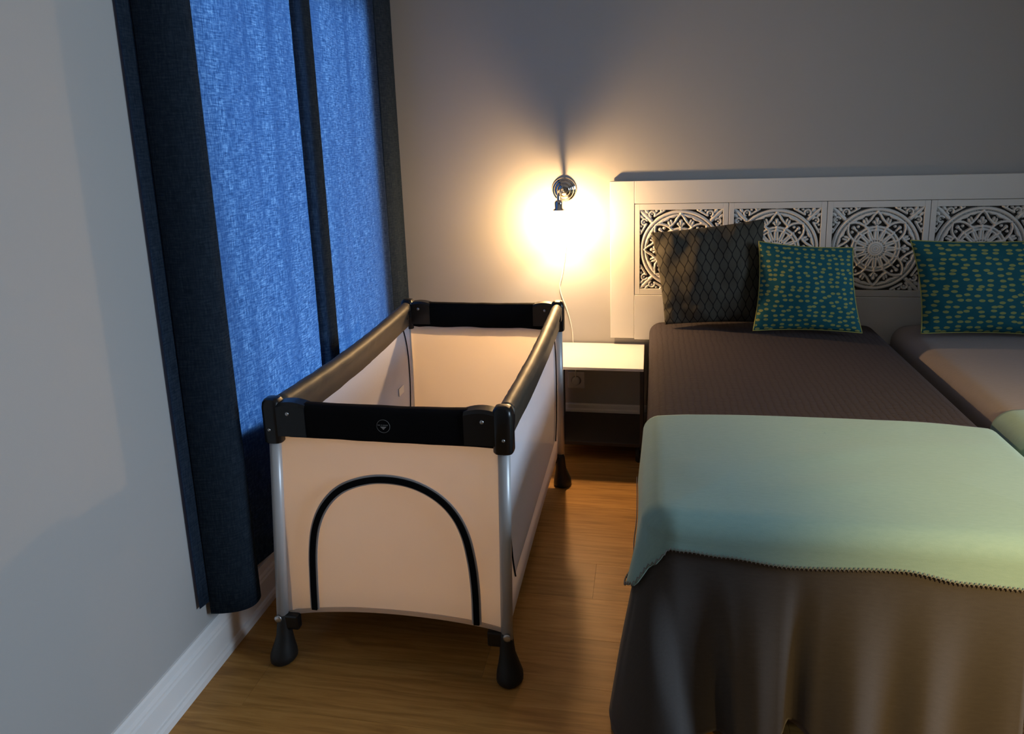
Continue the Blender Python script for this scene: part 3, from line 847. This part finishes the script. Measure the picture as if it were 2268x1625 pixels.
for lx, ly, sx, sy_ in corners:
    pole = tube('corner_post', [(lx+TILT[sx, sy_][0], ly+TILT[sx, sy_][1], .118), (lx+TILT[sx, sy_][0]*.5, ly+TILT[sx, sy_][1]*.5, .41), (lx, ly, .70)], .0165, 'pole', cot, 16)
    capx, capy = lx, ly; lx += TILT[sx, sy_][0]; ly += TILT[sx, sy_][1]
    # pivot bolt at the foot of the post
    lathe('pivot_bolt', [(.011, 0), (.011, sy_*.004), (.007, sy_*.006)], 'screw', pole, (lx+sx*.004, ly+sy_*.016, .134), 'y', 16)
    # flared rubber foot
    rings = []
    for z, rx, ry, ox in ((0.0, .031, .037, .005), (.006, .0365, .043, .005), (.022, .0355, .042, .005), (.045, .029, .035, .003), (.075, .0215, .026, 0), (.105, .019, .022, -.001), (.128, .018, .020, -.002), (.140, .016, .018, -.002)):
        rings.append([(lx+sx*ox+rx*math.cos(2*PI*j/20), ly+sy_*ox+ry*math.sin(2*PI*j/20), z) for j in range(20)])
    V, Fc = loft(rings); ft = link('foot', V, Fc, 'rubber', cot)
    bm = bmesh.new(); bxa, bxb = sorted((lx, lx-sx*.052)); bx(bm, bxa, bxb, ly-.012, ly+.012, .098, .142, .006)
    from_bm('foot_bracket', bm, 'blackp', ft)
    lx, ly = capx, capy
    # plastic corner cap: rounded barrel with a cheek along each rail
    e = .026
    bm = bmesh.new()
    rg = []
    for z, k in ((.652, .90), (.656, 1.0), (.752, 1.0), (.764, .92), (.772, .72), (.775, .40)):
        rg.append(rrect(lx-e*k, lx+e*k, ly-e*k, ly+e*k, e*k*.62, z))
    V, Fc = loft(rg); vs = [bm.verts.new(v) for v in V]
    for f in Fc: bm.faces.new([vs[i] for i in f])
    # cheek along x (front/back rail), top arched
    xa = lx-sx*.012; xb = lx-sx*.098
    rg = []
    for i in range(9):
        f = i/8; xx = xa+(xb-xa)*f; hh = .760+.008*math.sin(PI*min(1, f*1.02))**.8
        yy0, yy1 = ly-.0235, ly+.0235
        rg.append([(xx, yy0, .674), (xx, yy1, .674), (xx, yy1, hh-.008), (xx, yy1-.007, hh), (xx, yy0+.007, hh), (xx, yy0, hh-.008)])
    V, Fc = loft(rg); vs = [bm.verts.new(v) for v in V]
    for f in Fc: bm.faces.new([vs[i] for i in f])
    ya = ly-sy_*.01; yb = ly-sy_*.062; y_0, y_1 = sorted((ya, yb))
    bx(bm, lx-.020, lx+.020, y_0, y_1, .700, .757, .008, 3)
    cap = from_bm('corner_cap', bm, 'blackp', cot, True)
    for m_ in cap.data.polygons: m_.use_smooth = True
    md = cap.modifiers.new('edge', 'EDGE_SPLIT'); md.split_angle = math.radians(36)
    lathe('rivet', [(.0055, 0), (.0055, sy_*.002), (.003, sy_*.0035)], 'screw', cap, (lx-sx*.050, ly+sy_*.0235, .738), 'y', 12)
    lathe('rivet', [(.0045, 0), (.0045, sy_*.002), (.0025, sy_*.0035)], 'screw', cap, (lx+sx*.004, ly+sy_*.026, .692), 'y', 12)
    lathe('rivet', [(.0055, 0), (.0055, -sy_*.002), (.003, -sy_*.0035)], 'screw', cap, (lx-sx*.050, ly-sy_*.0235, .738), 'y', 12)
    lathe('rivet', [(.0045, 0), (.0045, -sx*.002), (.0025, -sx*.0035)], 'screw', cap, (lx-sx*.0262, ly+sy_*.004, .690), 'x', 12)
# padded end rails (front and back): flat bands with soft rounded edges, a little sag
def band(name, y_, zlo0, zlo1, ztop, parent, m, th=.020):
    rings = []; n = 40
    for i in range(n+1):
        f = i/n; x = cx0+.042+(cx1-cx0-.084)*f
        arch = math.sin(PI*f); zl = zlo0+(zlo1-zlo0)*f; zt = ztop-.004*arch+.0015*noise.noise(Vector((f*9, y_, 0)))
        zl += .006*(1-sstep(0, .05, f))+.0025*noise.noise(Vector((f*7, y_, 4)))
        t = th*(1+.10*noise.noise(Vector((f*6, y_, 8))))
        rg = []
        for k in range(18):
            a = 2*PI*k/18; c, s = math.cos(a), math.sin(a)
            ee = .45
            rg.append((x, y_+t*math.copysign(abs(c)**ee, c), (zt+zl)/2+(zt-zl)/2*math.copysign(abs(s)**ee, s)))
        rings.append(rg)
    V, Fc = loft(rings); return link(name, V, Fc, m, parent)
fr = band('end_rail', cy0+LI, .667, .662, .764, cot, 'blackf')
band('end_rail', cy1-LI, .655, .655, .764, cot, 'blackf')
# side rails: padded tube with the fabric hanging below it
def side_rail(x_, sgn, parent):
    rings = []; n = 46
    for i in range(n+1):
        f = i/n; y_ = cy0+.055+(cy1-cy0-.11)*f
        sag = .016*math.sin(PI*f); wr = .0028*noise.noise(Vector((f*16, x_, 1)))+.002*noise.noise(Vector((f*40, x_, 2)))
        zt = .766-sag+wr*.5; r = .0225+wr; lo = zt-.100+.004*noise.noise(Vector((f*5, x_, 6)))
        rg = []
        for k in range(13):
            a = -PI*.15+PI*1.3*k/12
            rg.append((x_+r*math.cos(a), y_, zt-r+r*math.sin(a)))
        tw = .010
        rg += [(x_-tw-.003, y_, zt-.055), (x_-tw, y_, lo+.003), (x_, y_, lo), (x_+tw, y_, lo+.003), (x_+tw+.003, y_, zt-.055)]
        rings.append(rg)
    V, Fc = loft(rings); return link('side_rail', V, Fc, 'vinyl', parent)
side_rail(cx0+LI, -1, cot); side_rail(cx1-LI, 1, cot)
# end panels
def zbot(f):       # lower edge of the front cloth, arched between the posts
    return .128+.040*math.sin(PI*min(1, max(0, f)))**.55*(1-.12*f) + .012*f
def ytilt(z): return -.016*max(0, 1-z/.69)
def end_panel(y_, out):
    n, mm = 40, 24; V = []; U = []
    for i in range(n+1):
        f = i/n; x = cx0+LI+(cx1-cx0-2*LI)*f
        for j in range(mm+1):
            g_ = j/mm; z = zbot(f)+(.69-zbot(f))*g_
            bow = -.010*math.sin(PI*f)*math.sin(PI*g_)
            xx = x+((-.027*(1-f)-.010*f)*(1-z/.69) if out < 0 else 0)
            V.append((xx, y_+(ytilt(z) if out < 0 else 0)-out*bow*-1+.0015*noise.noise(Vector((x*9, z*9, y_))), z)); U.append((x, z))
    o = link('end_panel', V, [(a*(mm+1)+b, (a+1)*(mm+1)+b, (a+1)*(mm+1)+b+1, a*(mm+1)+b+1) for a in range(n) for b in range(mm)], 'canvas', cot, True, U)
    pts = []
    for i in range(n+1):
        f = .02+.96*i/n; x = cx0+LI+(cx1-cx0-2*LI)*f; pts.append((x+((-.027*(1-f)-.010*f)*.8 if out < 0 else 0), y_+(ytilt(zbot(f)) if out < 0 else 0), zbot(f)-.001))
    rings = [[(p[0], p[1]-.004, p[2]-.006), (p[0], p[1]+.004, p[2]-.006), (p[0], p[1]+.004, p[2]+.006), (p[0], p[1]-.004, p[2]+.006)] for p in pts]
    V, Fc = loft(rings); link('hem_binding', V, Fc, 'canvas_trim', o, False)
    return o
yp = cy0+LI
fp = end_panel(yp, -1); end_panel(cy1-LI-.0150, 1)
def flat_band(name, pts, wdt, y_, th, m, parent):
    """flat ribbon following a curve drawn in the x-z plane"""
    P = [Vector((a, 0, b)) for a, b in pts]; rings = []
    for i, p in enumerate(P):
        t = (P[min(len(P)-1, i+1)]-P[max(0, i-1)]).normalized(); nrm = Vector((t.z, 0, -t.x))
        a = p+nrm*wdt/2; b = p-nrm*wdt/2
        ya, yb = y_+ytilt(a.z), y_+ytilt(b.z)
        rings.append([(a.x, ya, a.z), (b.x, yb, b.z), (b.x, yb-th, b.z), (a.x, ya-th, a.z)])
    V, Fc = loft(rings); return link(name, V, Fc, m, parent, False)
arch = smooth_path([(-.909, .160), (-.906, .25), (-.900, .34), (-.885, .415), (-.853, .478), (-.803, .526), (-.735, .553), (-.668, .560), (-.600, .549), (-.540, .519), (-.496, .474), (-.468, .414), (-.453, .335), (-.447, .25), (-.447, .160)], 6)
arch = [(p.x, p.y) for p in arch]
rb = flat_band('arch_ribbon', arch, .026, yp-.004, .0022, 'ribbon', fp)
flat_band('arch_piping', arch, .0155, yp-.0062, .005, 'blackf', fp)
# netting sides: cloth border with a netting window and thin dark piping at each end
ZS0 = .128
def wd(z):
    s = (z-.26)/(.70-.26); return .050+.070*max(0, s)**5+.045*max(0, 1-s)**4
def side_panel(x_, nx):
    n, mm = 60, 30
    Y0, Y1 = cy0+LI, cy1-LI
    V = []; cols = [0, .012]
    # window part
    W_V = []
    for j in range(mm+1):
        z = .225+(.700-.225)*j/mm; a, b = Y0+wd(z), Y1-wd(z)
        for i in range(n+1):
            y_ = a+(b-a)*i/n
            W_V.append((x_+.0015*noise.noise(Vector((y_*5, z*5, x_)))-nx*.004*math.sin(PI*i/n)*math.sin(PI*j/mm), y_, z))
    fc = [(a*(n+1)+b, a*(n+1)+b+1, (a+1)*(n+1)+b+1, (a+1)*(n+1)+b) for a in range(mm) for b in range(n)]
    # border: strips at both ends and along the bottom
    B = []; BF = []
    def strip(A_, B_):
        s = len(B)
        for p, q in zip(A_, B_): B.append(p); B.append(q)
        for i in range(len(A_)-1): BF.append((s+2*i, s+2*i+1, s+2*i+3, s+2*i+2))
    zs = [.225+(.700-.225)*j/mm for j in range(mm+1)]
    strip([(x_, Y0, z) for z in zs], [(x_, Y0+wd(z), z) for z in zs])
    strip([(x_, Y1-wd(z), z) for z in zs], [(x_, Y1, z) for z in zs])
    ys = [Y0+(Y1-Y0)*i/n for i in range(n+1)]
    strip([(x_, y_, ZS0+.012*math.sin(PI*i/n)) for i, y_ in enumerate(ys)], [(x_, y_, .225) for y_ in ys])
    o = link('side_panel', B, BF, 'canvas', cot, True)
    wn = link('netting', W_V, fc, 'net', o)
    for s_ in (0, 1):
        pts = [(x_+nx*.003, (Y0+wd(z)) if s_ == 0 else (Y1-wd(z)), z) for z in zs]
        tube('piping', pts, .0022, 'blackf', o, 6)
        pts = [(x_-nx*.003, p[1], p[2]) for p in pts]
        tube('piping', pts, .0022, 'blackf', o, 6)
    return o
side_panel(cx1-LI-.008, 1); side_panel(cx0+LI+.005, -1)
# floor board and folding mattress inside
box('floor_board', cx0+LI+.03, cx1-LI-.03, cy0+LI+.035, cy1-LI-.035, .152, .160, 'blackp', cot, .003)
box('cot_mattress', cx0+LI+.026, cx1-LI-.026, cy0+LI+.030, cy1-LI-.030, .160, .180, 'cream', cot, .008, 3)
for lx in ((cx0+cx1)/2,):
    for ly in (cy0+.35, cy1-.35):
        tube('centre_leg', [(lx, ly, 0), (lx, ly, .152)], .014, 'rubber', cot, 12)
# care label inside the far left corner
box('care_label', cx0+LI+.0095, cx0+LI+.0115, 2.60, 2.655, .425, .455, 'white_lam', cot)
# round printed badge on the front rail
bcx, bcz, by = -.668, .714, cy0+LI-.0206
ringp = [(bcx+.0175*math.cos(2*PI*i/40), by, bcz+.0175*math.sin(2*PI*i/40)) for i in range(40)]
bd = tube('badge_ring', ringp, .0007, 'print', fr, 6, True)
tri = [(bcx-.0085, bcz-.001), (bcx+.0085, bcz-.001), (bcx, bcz-.0095)]
V = [(a, by+.0006, b) for a, b in tri]+[(a, by-.0008, b) for a, b in tri]
link('badge_triangle', V, [(0, 1, 2), (5, 4, 3), (0, 3, 4, 1), (1, 4, 5, 2), (2, 5, 3, 0)], simple('badge_grey', (.30, .30, .30), .7), bd, False)
bm = bmesh.new()
x = bcx-.0148
for wl in (.0014, .0011, .0013, .0012, -.0016, .0012, .0013, -.0014, .0015, .0012, .0013, .0014, .0012, .0013, .0012):
    if wl < 0: x += -wl; continue
    bx(bm, x, x+wl, by-.0006, by+.0006, bcz+.0015, bcz+.0043); x += wl+.0006
from_bm('badge_lettering', bm, 'print', bd)
